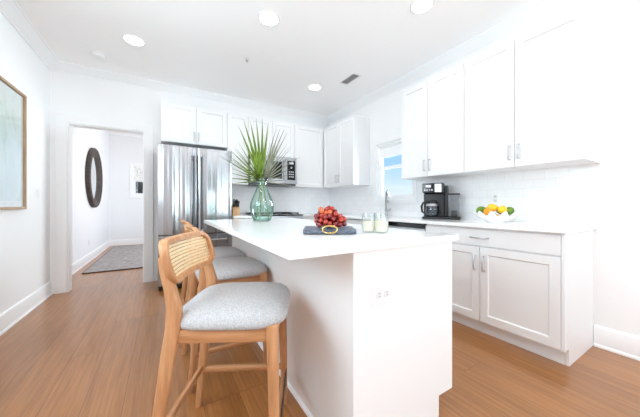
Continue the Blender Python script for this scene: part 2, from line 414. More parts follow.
# crown moulding, mitred in the corners
CP = [(0, 2.690), (.012, 2.690), (.014, 2.702), (.024, 2.710), (.052, 2.742), (.080, 2.764), (.090, 2.774), (.102, 2.776), (.102, ZC), (0, ZC)]
def crown(name, f, a, b_, ma, mb_):
    return struct(MB().loft([[f(d, a+ma*d, z) for d, z in CP], [f(d, b_+mb_*d, z) for d, z in CP]]).build(name, M['trim'], smooth=30))
crown('trim_1', lambda d, s, z: (XL+d, s, z), YF, YB, 1, -1)
crown('trim_2', lambda d, s, z: (s, YB-d, z), XL, XR, 1, -1)
crown('trim_3', lambda d, s, z: (XR-d, s, z), YF, YB, 1, -1)
BP = [(0, 0), (.026, 0), (.026, .010), (.020, .020), (.015, .022), (.015, .146), (.011, .154), (.004, .160), (0, .160)]
def base(name, f, a, b_, ma=0, mb_=0):
    return struct(MB().loft([[f(d, a+ma*d, z) for d, z in BP], [f(d, b_+mb_*d, z) for d, z in BP]]).build(name, M['trim'], smooth=30))
base('baseboard_left', lambda d, s, z: (XL+d, s, z), YF, YB, 1, 0)
base('baseboard_right', lambda d, s, z: (XR-d, s, z), YF, .612, 1, 0)
base('baseboard_rear', lambda d, s, z: (s, YF+d, z), XL, XR, 1, -1)
base('baseboard_hall_left', lambda d, s, z: (HXL+d, s, z), YB+T, HYF, 0, -1)
base('baseboard_hall_far', lambda d, s, z: (s, HYF-d, z), HXL, HXR, 1, 0)
# cased opening to the hall: jamb lining, flat casing, head casing
j = MB(); us = [DX0-.0, DX0+.018, DX1-.018, DX1]; vs_ = [0, DZ-.018, DZ]
j.grid_slab(us, vs_, lambda i, k: i == 1 and k == 0, py_, YB-.005, YB+T+.005)
struct(j.build('trim_4', M['trim'], smooth=0))
CW = .105
j = MB(); us = [DX0-CW, DX0+.006, DX1-.006, DX1+CW]; vs_ = [0, DZ-.006, DZ+CW]
j.grid_slab(us, vs_, lambda i, k: i == 1 and k == 0, py_, YB-.022, YB)
struct(j.build('trim_5', M['trim'], bevel=.003, smooth=0))

# windows -------------------------------------------------------------
def window(n, f, u0, u1, v0, v1, cas, rail=None, t=.12, mull=None):
    """f(u, v, d): d is the depth from the room face outwards"""
    w = bpy.data.objects.new('window_%d' % n, None); COL.objects.link(w); struct(w); BASE[w.name] = V(0, 0, 0)
    us = [u0-cas, u0, u1, u1+cas]; vs_ = [v0-cas, v0, v1, v1+cas]
    MB().grid_slab(us, vs_, lambda i, k: i == 1 and k == 1, f, -.02, 0).build('casing', M['trim'], w, bevel=.003, smooth=0)
    us = [u0, u0+.03, u1-.03, u1]; vs_ = [v0, v0+.03, v1-.03, v1]
    MB().grid_slab(us, vs_, lambda i, k: i == 1 and k == 1, f, .002, t).build('jamb', M['trim'], w, smooth=0)
    a, b_, c, d = u0+.03, u1-.03, v0+.03, v1-.03
    r = rail if rail else (c+d)/2
    us = [a, a+.035, b_-.035, b_]
    if mull: us = [a, a+.035, (a+b_)/2-.03, (a+b_)/2+.03, b_-.035, b_]
    vs_ = [c, c+.04, r-.02, r+.02, d-.035, d]
    sk = (lambda i, k: i in (1, 3) and k in (1, 3)) if mull else (lambda i, k: i == 1 and k in (1, 3))
    MB().grid_slab(us, vs_, sk, f, .05, .085).build('sash', M['trim'], w, bevel=.002, smooth=0)
    MB().grid_slab([a+.01, b_-.01], [c+.01, d-.01], lambda i, k: False, f, .066, .069).build('pane', M['pane'], w, smooth=0)
    return w
window(1, lambda u, v, d: (XR+d, u, v), 2.27, 2.97, 1.15, 1.99, .055, 1.63)
window(2, lambda u, v, d: (XL-d, u, v), .15, 1.85, 1.28, 2.32, .09, 1.8, mull=True)
window(6, lambda u, v, d: (XR+d, u, v), -2.85, -.35, .35, 2.35, .09, 1.35, mull=True)  # unseen window, added for the fill lamp on the right wall
window(3, lambda u, v, d: (u, YF-d, v),   .82, 2.62, .30, 2.40, .09, 1.35, mull=True)
window(4, lambda u, v, d: (u, HYF+d, v), -.72, .12, 1.33, 2.16, .06, 1.74)
window(5, lambda u, v, d: (HXR+d, u, v), 5.4, 7.8, .65, 2.25, .09, 1.45, mull=True)
# rolled shade at the head of the window above the sink
t = thing('roller_shade', 'white roller shade drawn part way down the window above the sink', 'window shade', (XR+.03, 2.62, 1.78))
MB().box(XR+.028, XR+.031, 2.31, 2.93, 1.80, 1.945).build('cloth', M['shade'], t)
MB().lathe([(.001, 2.306), (.016, 2.308), (.016, 2.932), (.001, 2.934)], (XR+.028, 0, 1.945), 16, axis='y').build('roller', M['shade'], t)
MB().box(XR+.024, XR+.035, 2.308, 2.932, 1.785, 1.802).build('hem_bar', M['trim'], t, bevel=.002)
t = thing('roman_shade', 'pale patterned fabric shade over upper half of the hall window', 'window shade', (-.3, HYF-.02, 1.7))
s_ = MB(); prof = []
for k in range(13):
    z = 2.16-.43*k/12; prof.append((HYF+.022-.010*abs(math.sin(k*PI/3)), z))
poly = [(-.70, y, z) for y, z in prof]+[(-.70, y+.008, z) for y, z in reversed(prof)]
s_.prism(poly, (.80, 0, 0)); s_.build('fabric', M['pattern'], t)

# outside, beyond the hall window: a covered porch
t = thing('porch', 'grey porch wall seen through the hall window below the patterned shade', 'porch', (-.3, 10.6, 0))
MB().box(-2.2, 1.6, 10.9, 11.0, 0, 3.2).build('boarded_wall', M['porch'], t)
MB().box(-2.2, 1.6, 9.9, 10.05, 1.80, 1.98).build('beam', M['porch'], t)
t = thing('porch_post', 'dark timber porch post outside the hall window', 'post', (-.62, 9.7, 0))
MB().box(-.67, -.57, 9.65, 9.75, 0, 1.66).build('shaft', M['porchdark'], t, bevel=.004)
MB().box(-.80, .35, 9.6, 9.8, 1.66, 1.76).build('crossbeam', M['porchdark'], t, bevel=.004)
MB().box(-.72, -.52, 9.58, 9.82, 1.58, 1.66).build('bracket', M['porchdark'], t, bevel=.004)

# tiled splashbacks
struct(MB().box(.84, XR-.008, YB-.008, YB, CT, 1.388).build('trim_7', M['tile_x'], smooth=0))
us = [.615, 2.215, 3.025, YB-.008]; vs_ = [CT, 1.095, 1.388]
struct(MB().grid_slab(us, vs_, lambda i, k: i == 1 and k == 1, px_, XR-.008, XR).build('trim_8', M['tile_y'], smooth=0))

# ------------------------------------------------------------------ cabinets
def pull_v(o, n_, z0, ln=.115, m_=None):
    """vertical bar pull, o = (x, y) on the face, n_ outward"""
    n_ = Vector(n_); p = Vector((o[0], o[1], z0)); Z = Vector((0, 0, 1)); r = .0048
    s = MB(); s.tube([p, p+n_*.026, p+n_*.032+Z*.008, p+n_*.032+Z*(ln-.008), p+n_*.026+Z*ln, p+Z*ln], r, 8); return s
def pull_h(o, n_, U, ln=.13):
    n_ = Vector(n_); U = Vector(U); p = Vector(o)-U*ln/2
    return MB().tube([p, p+n_*.026, p+n_*.032+U*.008, p+n_*.032+U*(ln-.008), p+n_*.026+U*ln, p+U*ln], .0048, 8)
G = .0024
def front(t, kind, o, U, n_, w, h, hu=None, hz=None, hlen=.115):
    """a door or drawer front with its pull; hu = distance of the pull along U, hz = height of its lower end"""
    o = Vector(o); U = Vector(U)
    s = MB()
    if kind == 'drawer':
        s.shaker(o+U*G+V(0, 0, G), U, n_, w-2*G, h-2*G, rail=.0001, dep=.0)
        s = MB(); q = o+U*G+V(0, 0, G); n2 = Vector(n_)*.02; w2, h2 = U*(w-2*G), V(0, 0, h-2*G)
        s.loft([[q, q+w2, q+w2+h2, q+h2], [q+n2, q+w2+n2, q+w2+h2+n2, q+h2+n2]])
    else:
        s.shaker(o+U*G+V(0, 0, G), U, n_, w-2*G, h-2*G)
    d = s.build(kind, M['cab'], t, bevel=.0012, seg=1, smooth=0)
    nn = Vector(n_)*.0195
    if hu is not None:
        p = o+U*hu+nn
        if kind == 'drawer': pull_h((p.x, p.y, o.z+h/2), n_, U).build('handle', M['nickel'], d)
        else: pull_v((p.x, p.y), n_, hz, hlen).build('handle', M['nickel'], d)
    return d
XU, YU = XR-.335, YB-.325       # faces of the upper doors
ZB, ZT = 1.388, 2.451
def upper_back(x0, x1, z0, z1, splits, label, handles, depth=.325, group='white wall cabinets'):
    t = thing('wall_cabinet', label, 'cabinet', ((x0+x1)/2, YB-.01, z0), 0, group)
    yb0 = YB-.01 if z0 < CT or z0 > 1.5 else YB-.002
    MB().box(x0+.001, x1-.001, YU+.021, YB-.002, z0, z1).build('body', M['cab'], t, smooth=0)
    e_ = [x0]+splits+[x1]
    for k in range(len(e_)-1):
        hu = None if handles[k] is None else (handles[k] if handles[k] > 0 else e_[k+1]-e_[k]+handles[k])
        front(t, 'door', (e_[k], YU+.02, z0), (1, 0, 0), (0, -1, 0), e_[k+1]-e_[k], z1-z0, hu, z0+.05)
    return t
upper_back(-.027, .815, 1.924, ZT, [.396], 'short white two-door wall cabinet above the stainless fridge', [-.03, .03])
upper_back(.816, 1.133, ZB, ZT, [], 'narrow white one-door wall cabinet between the fridge and microwave cabinets', [-.03])
upper_back(1.134, 1.916, 1.862, ZT, [1.524], 'short white two-door wall cabinet above the microwave', [-.03, .03])
upper_back(1.917, XU-.001, ZB, ZT, [], 'tall white one-door wall cabinet beside the microwave at the corner', [.03])
def upper_right(y0, y1, mid, label, f0=None, f1=None):
    t = thing('wall_cabinet', label, 'cabinet', (XR-.01, (y0+y1)/2, ZB), 0, 'white wall cabinets')
    MB().box(XU+.021, XR-.002, y0+.001, y1-.001, ZB, ZT).build('body', M['cab'], t, smooth=0)
    a, b_ = (f0 if f0 is not None else y0), (f1 if f1 is not None else y1)
    front(t, 'door', (XU+.02, a, ZB), (0, 1, 0), (-1, 0, 0), mid-a, ZT-ZB, mid-a-.032, ZB+.065)
    front(t, 'door', (XU+.02, mid, ZB), (0, 1, 0), (-1, 0, 0), b_-mid, ZT-ZB, .032, ZB+.065)
    return t
upper_right(.577, 1.421, 1.003, 'white two-door wall cabinet above the ruffled fruit bowl, ending the row at bare wall')
upper_right(1.422, 2.188, 1.824, 'white two-door wall cabinet above the coffee maker, next to the window')
upper_right(3.115, YB-.326-.001, 3.53, 'white two-door wall cabinet between window and corner of the back wall', None, 3.97)

# base cabinets on the wall under the window
XD = 2.23                        # door faces
XTK = 2.307
def base_right(y0, y1, label, drawer=True, end=False, mids=None, top=CT-.031):
    t = thing('base_cabinet', label, 'cabinet', (XR-.01, (y0+y1)/2, 0), 0, 'white base cabinets')
    a = y0+(.02 if end else 0)
    prof = [(XTK, 0), (XTK, .10), (XD+.021, .10), (XD+.021, top), (XR-.002, top), (XR-.002, 0)]
    MB().prism([(x, a+.001, z) for x, z in prof], (0, y1-a-.002, 0)).build('body', M['cab'], t, smooth=0)
    if end:
        prof = [(XTK, 0), (XTK, .115), (XD+.004, .115), (XD+.004, CT-.031), (XR-.002, CT-.031), (XR-.002, 0)]
        MB().prism([(x, y0, z) for x, z in prof], (0, .0195, 0)).build('end_panel', M['cab'], t, bevel=.0012, seg=1, smooth=0)
    zt = CT-.045
    w = y1-a
    mid = mids if mids else (a+y1)/2
    if drawer:
        front(t, 'drawer', (XD+.02, a, .735), (0, 1, 0), (-1, 0, 0), w, zt-.735, mid-a)
        zt = .729
    front(t, 'door', (XD+.02, a, .118), (0, 1, 0), (-1, 0, 0), mid-a, zt-.118, mid-a-.034, zt-.19, .115)
    front(t, 'door', (XD+.02, mid, .118), (0, 1, 0), (-1, 0, 0), y1-mid, zt-.118, .034, zt-.19, .115)
    return t
base_right(.615, 1.655, 'white base cabinet under the fruit bowl, one wide drawer over two doors', True, True, 1.141)
base_right(2.262, 3.10, 'white sink base cabinet below the window beside the dishwasher', top=CT-.25)
t = thing('base_cabinet', 'white corner base cabinet beyond the sink', 'cabinet', (XR-.01, 3.7, 0), 0, 'white base cabinets')
MB().prism([(x, 3.102, z) for x, z in [(XTK, 0), (XTK, .10), (XD+.021, .10), (XD+.021, CT-.031), (XR-.002, CT-.031), (XR-.002, 0)]], (0, YB-3.104, 0)).build('body', M['cab'], t, smooth=0)
front(t, 'door', (XD+.02, 3.102, .118), (0, 1, 0), (-1, 0, 0), .56, CT-.045-.118, .034, .66)
# base cabinets on the back wall
YD = 3.72
def base_back(x0, x1, label, hu):
    t = thing('base_cabinet', label, 'cabinet', ((x0+x1)/2, YB-.01, 0), 0, 'white base cabinets')
    prof = [(YD+.077, 0), (YD+.077, .10), (YD+.021, .10), (YD+.021, CT-.031), (YB-.002, CT-.031), (YB-.002, 0)]
    MB().prism([(x0+.001, y, z) for y, z in prof], (x1-x0-.002, 0, 0)).build('body', M['cab'], t, smooth=0)
    front(t, 'drawer', (x0, YD+.02, .735), (1, 0, 0), (0, -1, 0), x1-x0, CT-.045-.735, (x1-x0)/2)
    front(t, 'door', (x0, YD+.02, .118), (1, 0, 0), (0, -1, 0), x1-x0, .729-.118, hu, .54)
base_back(.84, 1.133, 'narrow white base cabinet under the knife block', .26)
base_back(1.918, XD+.018, 'narrow white base cabinet between range and corner', .034)

# worktops
XCF = 2.195; SK = (2.30, 2.68, 2.34, 2.98)
w = MB(); us = [1.918, XCF, SK[0], SK[1], XR-.001]; vs_ = [.60, SK[2], SK[3], 3.685, YB-.001]
w.grid_slab(us, vs_, lambda i, k: (i == 0 and k < 3) or (i == 2 and k == 1), lambda u, v, t: (u, v, t), CT-.03, CT)
tag(w.build('worktop', M['quartz'], bevel=.002, smooth=0), 'white quartz worktop carrying the coffee maker and fruit bowl', 'worktop')
w = MB(); w.box(.838, 1.133, 3.685, YB-.001, CT-.03, CT)
tag(w.build('worktop', M['quartz'], bevel=.002, smooth=0), 'short white quartz worktop under the knife block', 'worktop')
# sink
t = thing('kitchen_sink', 'stainless undermount sink set in worktop under the window', 'sink', (2.49, 2.66, CT-.25))
s = MB(); a, b_, c, d = SK
us = [a, a+.012, b_-.012, b_]; vs_ = [c, c+.012, d-.012, d]
s.grid_slab(us, vs_, lambda i, k: i == 1 and k == 1, lambda u, v, z: (u, v, z), CT-.22, CT-.031)
s.build('basin_walls', M['steel2'], t, smooth=0)
MB().box(a, b_, c, d, CT-.235, CT-.2205).build('basin_floor', M['steel2'], t, smooth=0)
MB().lathe([(.001, 0), (.04, 0), (.04, .004), (.001, .004)], ((a+b_)/2, (c+d)/2, CT-.2205), 20).build('drain', M['chrome'], t)

# ------------------------------------------------------------------ island
IX0, IX1, IY0, IY1 = .64, 1.288, .795, 2.86
t = thing('kitchen_island', 'white kitchen island with plain end panel and three stools tucked along it', 'kitchen island', ((IX0+IX1)/2, 1.83, 0))
prof = [(IX0+.02, 0), (IX0+.02, CT-.031), (IX1-.021, CT-.031), (IX1-.021, .12), (1.177, .12), (1.177, 0)]
MB().prism([(x, IY0+.021, z) for x, z in prof], (0, IY1-IY0-.042, 0)).build('body', M['cab'], t, smooth=0)
MB().box(IX0, IX0+.0195, IY0+.0205, IY1-.0205, 0, CT-.031).build('back_panel', M['cab'], t, smooth=0)
prof = [(IX0-.003, 0), (IX0-.003, CT-.031), (IX1, CT-.031), (IX1, .122), (1.177, .122), (1.177, 0)]
for y in (IY0, IY1-.02):
    MB().prism([(x, y, z) for x, z in prof], (0, .02, 0)).build('end_panel', M['cab'], t, bevel=.0015, seg=1, smooth=0)
MB().prism([(IX0, IY0+.021, 0), (IX0-.014, IY0+.021, 0), (IX0-.012, IY0+.021, .010), (IX0, IY0+.021, .018)], (0, IY1-IY0-.042, 0)).build('shoe_moulding', M['trim'], t, smooth=0)
yy = [IY0+.022, IY0+.70, IY0+1.38, IY1-.022]
for k in range(3):
    a, b_ = yy[k], yy[k+1]; mid = (a+b_)/2
    front(t, 'drawer', (IX1-.02, b_, .735), (0, -1, 0), (1, 0, 0), b_-a, CT-.045-.735, mid-a)
    front(t, 'door', (IX1-.02, b_, .13), (0, -1, 0), (1, 0, 0), b_-mid, .729-.13, b_-mid-.034, .54)
    front(t, 'door', (IX1-.02, mid, .13), (0, -1, 0), (1, 0, 0), mid-a, .729-.13, .034, .54)
w = MB(); w.box(.355, 1.318, .777, 2.885, CT-.03, CT)
tag(w.build('worktop', M['quartz'], bevel=.003, smooth=0), 'broad white quartz island worktop carrying vase, grapes and glasses', 'worktop')

def outlet(name, label, f, horizontal=False, w_=.07, h_=.115):
    """f(u, v, d) maps plate coordinates to the wall"""
    t = thing(name, label, 'outlet', f(0, 0, 0))
    def bx(n_, m_, u0, u1, v0, v1, d0, d1, par, bev=.001):
        a, b_ = Vector(f(u0, v0, d0)), Vector(f(u1, v1, d1))
        return MB().box(min(a.x, b_.x), max(a.x, b_.x), min(a.y, b_.y), max(a.y, b_.y), min(a.z, b_.z), max(a.z, b_.z)).build(n_, m_, par, bevel=bev, seg=1, smooth=0)
    W2, H2 = (h_/2, w_/2) if horizontal else (w_/2, h_/2)
    bx('plate', M['plastic'], -W2, W2, -H2, H2, 0, .005, t)
    for s_ in (-1, 1):
        cu, cv = (s_*.021, 0) if horizontal else (0, s_*.021)
        r = bx('receptacle', M['slot'], cu-.0145, cu+.0145, cv-.0145, cv+.0145, .005, .0075, t, .003)
        for q in (-1, 1):
            if horizontal: bx('slot', M['slotdark'], cu-.001, cu+.006, cv+q*.006-.0012, cv+q*.006+.0012, .0075, .0078, r, 0)
            else: bx('slot', M['slotdark'], cu+q*.006-.0012, cu+q*.006+.0012, cv-.001, cv+.006, .0075, .0078, r, 0)
    return t
outlet('electrical_outlet', 'white outlet plate on the end panel of the island', lambda u, v, d: (.787+u, IY0-d, .698+v), True, .08, .118)
outlet('electrical_outlet', 'white outlet on tiled wall behind the fruit bowl', lambda u, v, d: (XR-.008-d, 1.295+u, 1.135+v))
outlet('electrical_outlet', 'white outlet low on the hall wall beneath the round mirror', lambda u, v, d: (HXL+d, 6.5+u, .36+v))

# ------------------------------------------------------------------ fridge
FX0, FX1, FY, FZ = -.059, .822, 3.709, 1.822
t = thing('refrigerator', 'tall stainless french-door fridge with paired bar handles', 'fridge', ((FX0+FX1)/2, 4.0, 0))
MB().box(FX0+.004, FX1-.004, FY+.072, YB-.03, .03, FZ-.012).build('body', M['darkgrey'], t, bevel=.004, smooth=0)
xm = .381
def slab(n_, x0, x1, z0, z1, m_):
    # slightly bowed door skin
    rings = []
    for z in (z0, z1):
        ring = [V(x0, FY+.068, z), V(x1, FY+.068, z)]
        for k in range(13):
            u = 1-k/12; e_ = min(1, min(u, 1-u)*12); ring.append(V(x0+(x1-x0)*u, FY+.012*(1-math.sin(PI/2*e_))+.004*(2*u-1)**2, z))
        rings.append(ring)
    return MB().loft(rings).build(n_, m_, t, bevel=.003, seg=2, smooth=35)
dl = slab('door', FX0, xm-.003, .700, FZ, M['steel']); dr = slab('door', xm+.003, FX1, .700, FZ, M['steel'])
dw = slab('freezer_drawer', FX0, FX1, .07, .688, M['steel'])
for x, d in ((xm-.045, dl), (xm+.045, dr)):
    s = MB(); s.tube([(x, FY, .80), (x, FY-.05, .80)], .009, 10); s.build('handle_post', M['darkgrey'], d)
    s = MB(); s.tube([(x, FY, 1.66), (x, FY-.05, 1.66)], .009, 10); s.build('handle_post', M['darkgrey'], d)
    MB().tube([(x, FY-.055, .755), (x, FY-.055, 1.70)], .013, 14).build('handle', M['darkgrey'], d)
    MB().tube([(x, FY-.055, 1.70), (x, FY-.055, 1.735)], .0145, 14).build('handle_cap', M['chrome'], d)
MB().tube([(FX0+.08, FY, .615), (FX0+.08, FY-.055, .615), (FX1-.08, FY-.055, .615), (FX1-.08, FY, .615)], .012, 12).build('handle', M['steel2'], dw)
MB().box(FX0+.01, FX1-.01, FY+.04, FY+.10, .012, .066).build('kick_grille', M['black'], t)
for x in (FX0+.06, FX1-.06):
    MB().lathe([(.02, 0), (.02, .03), (.012, .032)], (x, FY+.12, 0), 16).build('foot', M['black'], t)

# ------------------------------------------------------------------ microwave over the range
t = thing('microwave_oven', 'stainless over-the-range microwave with black window and keypad', 'microwave', (1.525, 4.1, 1.40))
MB().box(1.137, 1.913, 3.935, YB-.01, 1.405, 1.858).build('body', M['darkgrey'], t, smooth=0)
us = [1.137, 1.195, 1.655, 1.712]; vs_ = [1.425, 1.500, 1.775, 1.858]
d = MB().grid_slab(us, vs_, lambda i, k: i == 1 and k == 1, py_, 3.900, 3.934).build('door', M['steel2'], t, bevel=.002, smooth=0)
MB().box(1.196, 1.654, 3.908, 3.93, 1.501, 1.774).build('window', M['blackglass'], d, smooth=0)
MB().tube([(1.685, 3.90, 1.48), (1.685, 3.868, 1.485), (1.685, 3.868, 1.795), (1.685, 3.90, 1.80)], .011, 10).build('handle', M['steel2'], d)
p = MB().box(1.716, 1.913, 3.900, 3.934, 1.425, 1.858).build('control_panel', M['steel2'], t, bevel=.002, smooth=0)
k_ = MB().box(1.745, 1.885, 3.896, 3.8995, 1.485, 1.80).build('keypad', M['blackglass'], p, smooth=0)
MB().box(1.775, 1.855, 3.8945, 3.8958, 1.745, 1.780).build('display', M['slot'], p, smooth=0)
MB().lathe([(.001, 0), (.016, 0), (.016, .006), (.001, .006)], (1.815, 3.889, 1.69), 20, axis='y').build('dial', M['nickel'], p)
for r in range(3):
    for c in range(3):
        MB().box(1.772+c*.032, 1.792+c*.032, 3.8946, 3.8958, 1.53+r*.04, 1.548+r*.04).build('button', M['slot'], p, smooth=0)
MB().box(1.15, 1.90, 3.91, 4.25, 1.392, 1.405).build('vent_grille', M['black'], t, smooth=0)

# ------------------------------------------------------------------ range
t = thing('gas_range', 'stainless range with black cooktop and knobs beyond the island', 'range', (1.525, 4.0, 0))
MB().box(1.138, 1.912, 3.70, YB-.012, .09, .905).build('body', M['steel2'], t, smooth=0)
MB().box(1.136, 1.914, 3.66, YB-.012, .906, .924).build('cooktop', M['blackglass'], t, bevel=.003, smooth=0)
MB().prism([(1.138, 3.70, .80), (1.138, 3.655, .815), (1.138, 3.665, .905), (1.138, 3.70, .905)], (.774, 0, 0)).build('control_panel', M['steel2'], t, smooth=0)
d = MB().box(1.142, 1.908, 3.665, 3.699, .25, .795).build('oven_door', M['steel2'], t, bevel=.003, smooth=0)
MB().box(1.23, 1.82, 3.662, 3.6645, .36, .66).build('window', M['blackglass'], d, smooth=0)
MB().tube([(1.20, 3.665, .745), (1.20, 3.615, .745), (1.85, 3.615, .745), (1.85, 3.665, .745)], .012, 12).build('handle', M['steel2'], d)
MB().box(1.142, 1.908, 3.665, 3.699, .095, .24).build('warming_drawer', M['steel2'], t, bevel=.003, smooth=0)
MB().box(1.16, 1.89, 3.72, 4.28, 0, .089).build('plinth', M['black'], t, smooth=0)
MB().box(1.138, 1.912, 3.662, 3.755, .9245, .930).build('knob_strip', M['steel2'], t, bevel=.002, smooth=0)
for x in (1.21, 1.31, 1.525, 1.74, 1.84):
    MB().lathe([(.001, .9305), (.021, .9305), (.022, .938), (.019, .958), (.001, .960)], (x, 3.708, 0), 20).build('knob', M['darkgrey'], t)
for k in range(3):
    x0 = 1.155+k*.25; s = MB()
    us = [x0, x0+.014, x0+.113, x0+.127, x0+.226, x0+.24]; vs_ = [3.775, 3.789, 4.003, 4.017, 4.226, 4.24]
    s.grid_slab(us, vs_, lambda i, q: i in (1, 3) and q in (1, 3), lambda u, v, z: (u, v, z), .935, .952)
    s.build('grate', M['iron'], t, bevel=.002, smooth=0)
for x, y in ((1.28, 3.86), (1.28, 4.12), (1.53, 3.99), (1.78, 3.86), (1.78, 4.12)):
    MB().lathe([(.001, .924), (.045, .924), (.045, .933), (.03, .938), (.001, .939)], (x, y, 0), 20).build('burner', M['iron'], t)

# ------------------------------------------------------------------ dishwasher
t = thing('dishwasher', 'stainless dishwasher with black control strip under the coffee maker', 'dishwasher', (2.5, 1.96, 0))
MB().box(XD+.03, XR-.01, 1.660, 2.258, .10, CT-.033).build('body', M['darkgrey'], t, smooth=0)
d = MB().box(XD-.004, XD+.029, 1.659, 2.259, .115, .835).build('door', M['steel2'], t, bevel=.003, smooth=0)
MB().box(XD-.002, XD+.029, 1.659, 2.259, .838, .882).build('control_strip', M['blackglass'], t, bevel=.002, smooth=0)
MB().tube([(XD-.004, 1.72, .79), (XD-.04, 1.72, .79), (XD-.04, 2.20, .79), (XD-.004, 2.20, .79)], .010, 10).build('handle', M['steel2'], d)
MB().box(XTK, XTK+.02, 1.662, 2.256, 0, .0995).build('toe_panel', M['black'], t, smooth=0)

# ------------------------------------------------------------------ faucet
t = thing('kitchen_faucet', 'chrome gooseneck pull-down faucet standing before the window', 'faucet', (2.745, 2.685, CT))
x, y = 2.745, 2.685; dx, dy = -.60, -.80
MB().lathe([(.001, 0), (.026, 0), (.026, .008), (.019, .014), (.017, .10), (.014, .105), (.001, .106)], (x, y, CT), 20).build('base', M['chrome'], t)
pts = [(x, y, CT+.10), (x, y, CT+.27)]; R_ = .085
for k in range(1, 13):
    a = PI*k/12*.98; q = R_*(1-math.cos(a)); pts.append((x+dx*q, y+dy*q, CT+.27+R_*math.sin(a)))
MB().tube(pts, .0115, 12).build('spout', M['chrome'], t)
ex, ey, ez = pts[-1]
MB().lathe([(.001, 0), (.015, .002), (.017, .03), (.0135, .095), (.001, .097)], (ex, ey, ez-.093), 16).build('spray_head', M['chrome'], t)
MB().tube([(x, y, CT+.065), (x+.008, y-.035, CT+.070), (x+.012, y-.075, CT+.105)], [.010, .007, .005], 10).build('lever', M['chrome'], t)

# ------------------------------------------------------------------ bar stools
def rr(c, hx, hy, ch=.35):
    """chamfered rectangle ring around c in the XY plane"""
    x, y, z = c; a, b_ = hx*(1-ch), hy*(1-ch)
    return [V(x+u, y+v, z) for u, v in ((a, -hy), (hx, -b_), (hx, b_), (a, hy), (-a, hy), (-hx, b_), (-hx, -b_), (-a, -hy))]
def rrx(c, hy, hz, ch=.3):
    x, y, z = c; a, b_ = hy*(1-ch), hz*(1-ch)
    return [V(x, y+u, z+v) for u, v in ((a, -hz), (hy, -b_), (hy, b_), (a, hz), (-a, hz), (-hy, b_), (-hy, -b_), (-a, -hz))]
def rry(c, hx, hz, ch=.3):
    x, y, z = c; a, b_ = hx*(1-ch), hz*(1-ch)
    return [V(x+u, y, z+v) for u, v in ((a, -hz), (hx, -b_), (hx, b_), (a, hz), (-a, hz), (-hx, b_), (-hx, -b_), (-a, -hz))]
def backx(sv, h):  # front surface of the backrest
    return -.170-.28*h-.034*(1-(sv/.225)**2)
def outline(w2, h0, h1, r, n=7):
    pts = []
    for cx_, cy_, a0 in ((w2-r, h1-r, 0), (-(w2-r), h1-r, PI/2), (-(w2-r), h0+r, PI), (w2-r, h0+r, 1.5*PI)):
        for k in range(n+1):
            a = a0+PI/2*k/n; pts.append((cx_+r*math.cos(a), cy_+r*math.sin(a)))
    # add points along long edges so the curve bends smoothly
    out = []
    for i in range(len(pts)):
        p, q = pts[i], pts[(i+1) % len(pts)]; out.append(p)
        L_ = math.hypot(q[0]-p[0], q[1]-p[1]); m_ = int(L_/.045)
        for k in range(1, m_): out.append((p[0]+(q[0]-p[0])*k/m_, p[1]+(q[1]-p[1])*k/m_))
    return out
def offset_pts(pts, sx_, sy_, cy_): return [(p[0]*sx_, cy_+(p[1]-cy_)*sy_) for p in pts]
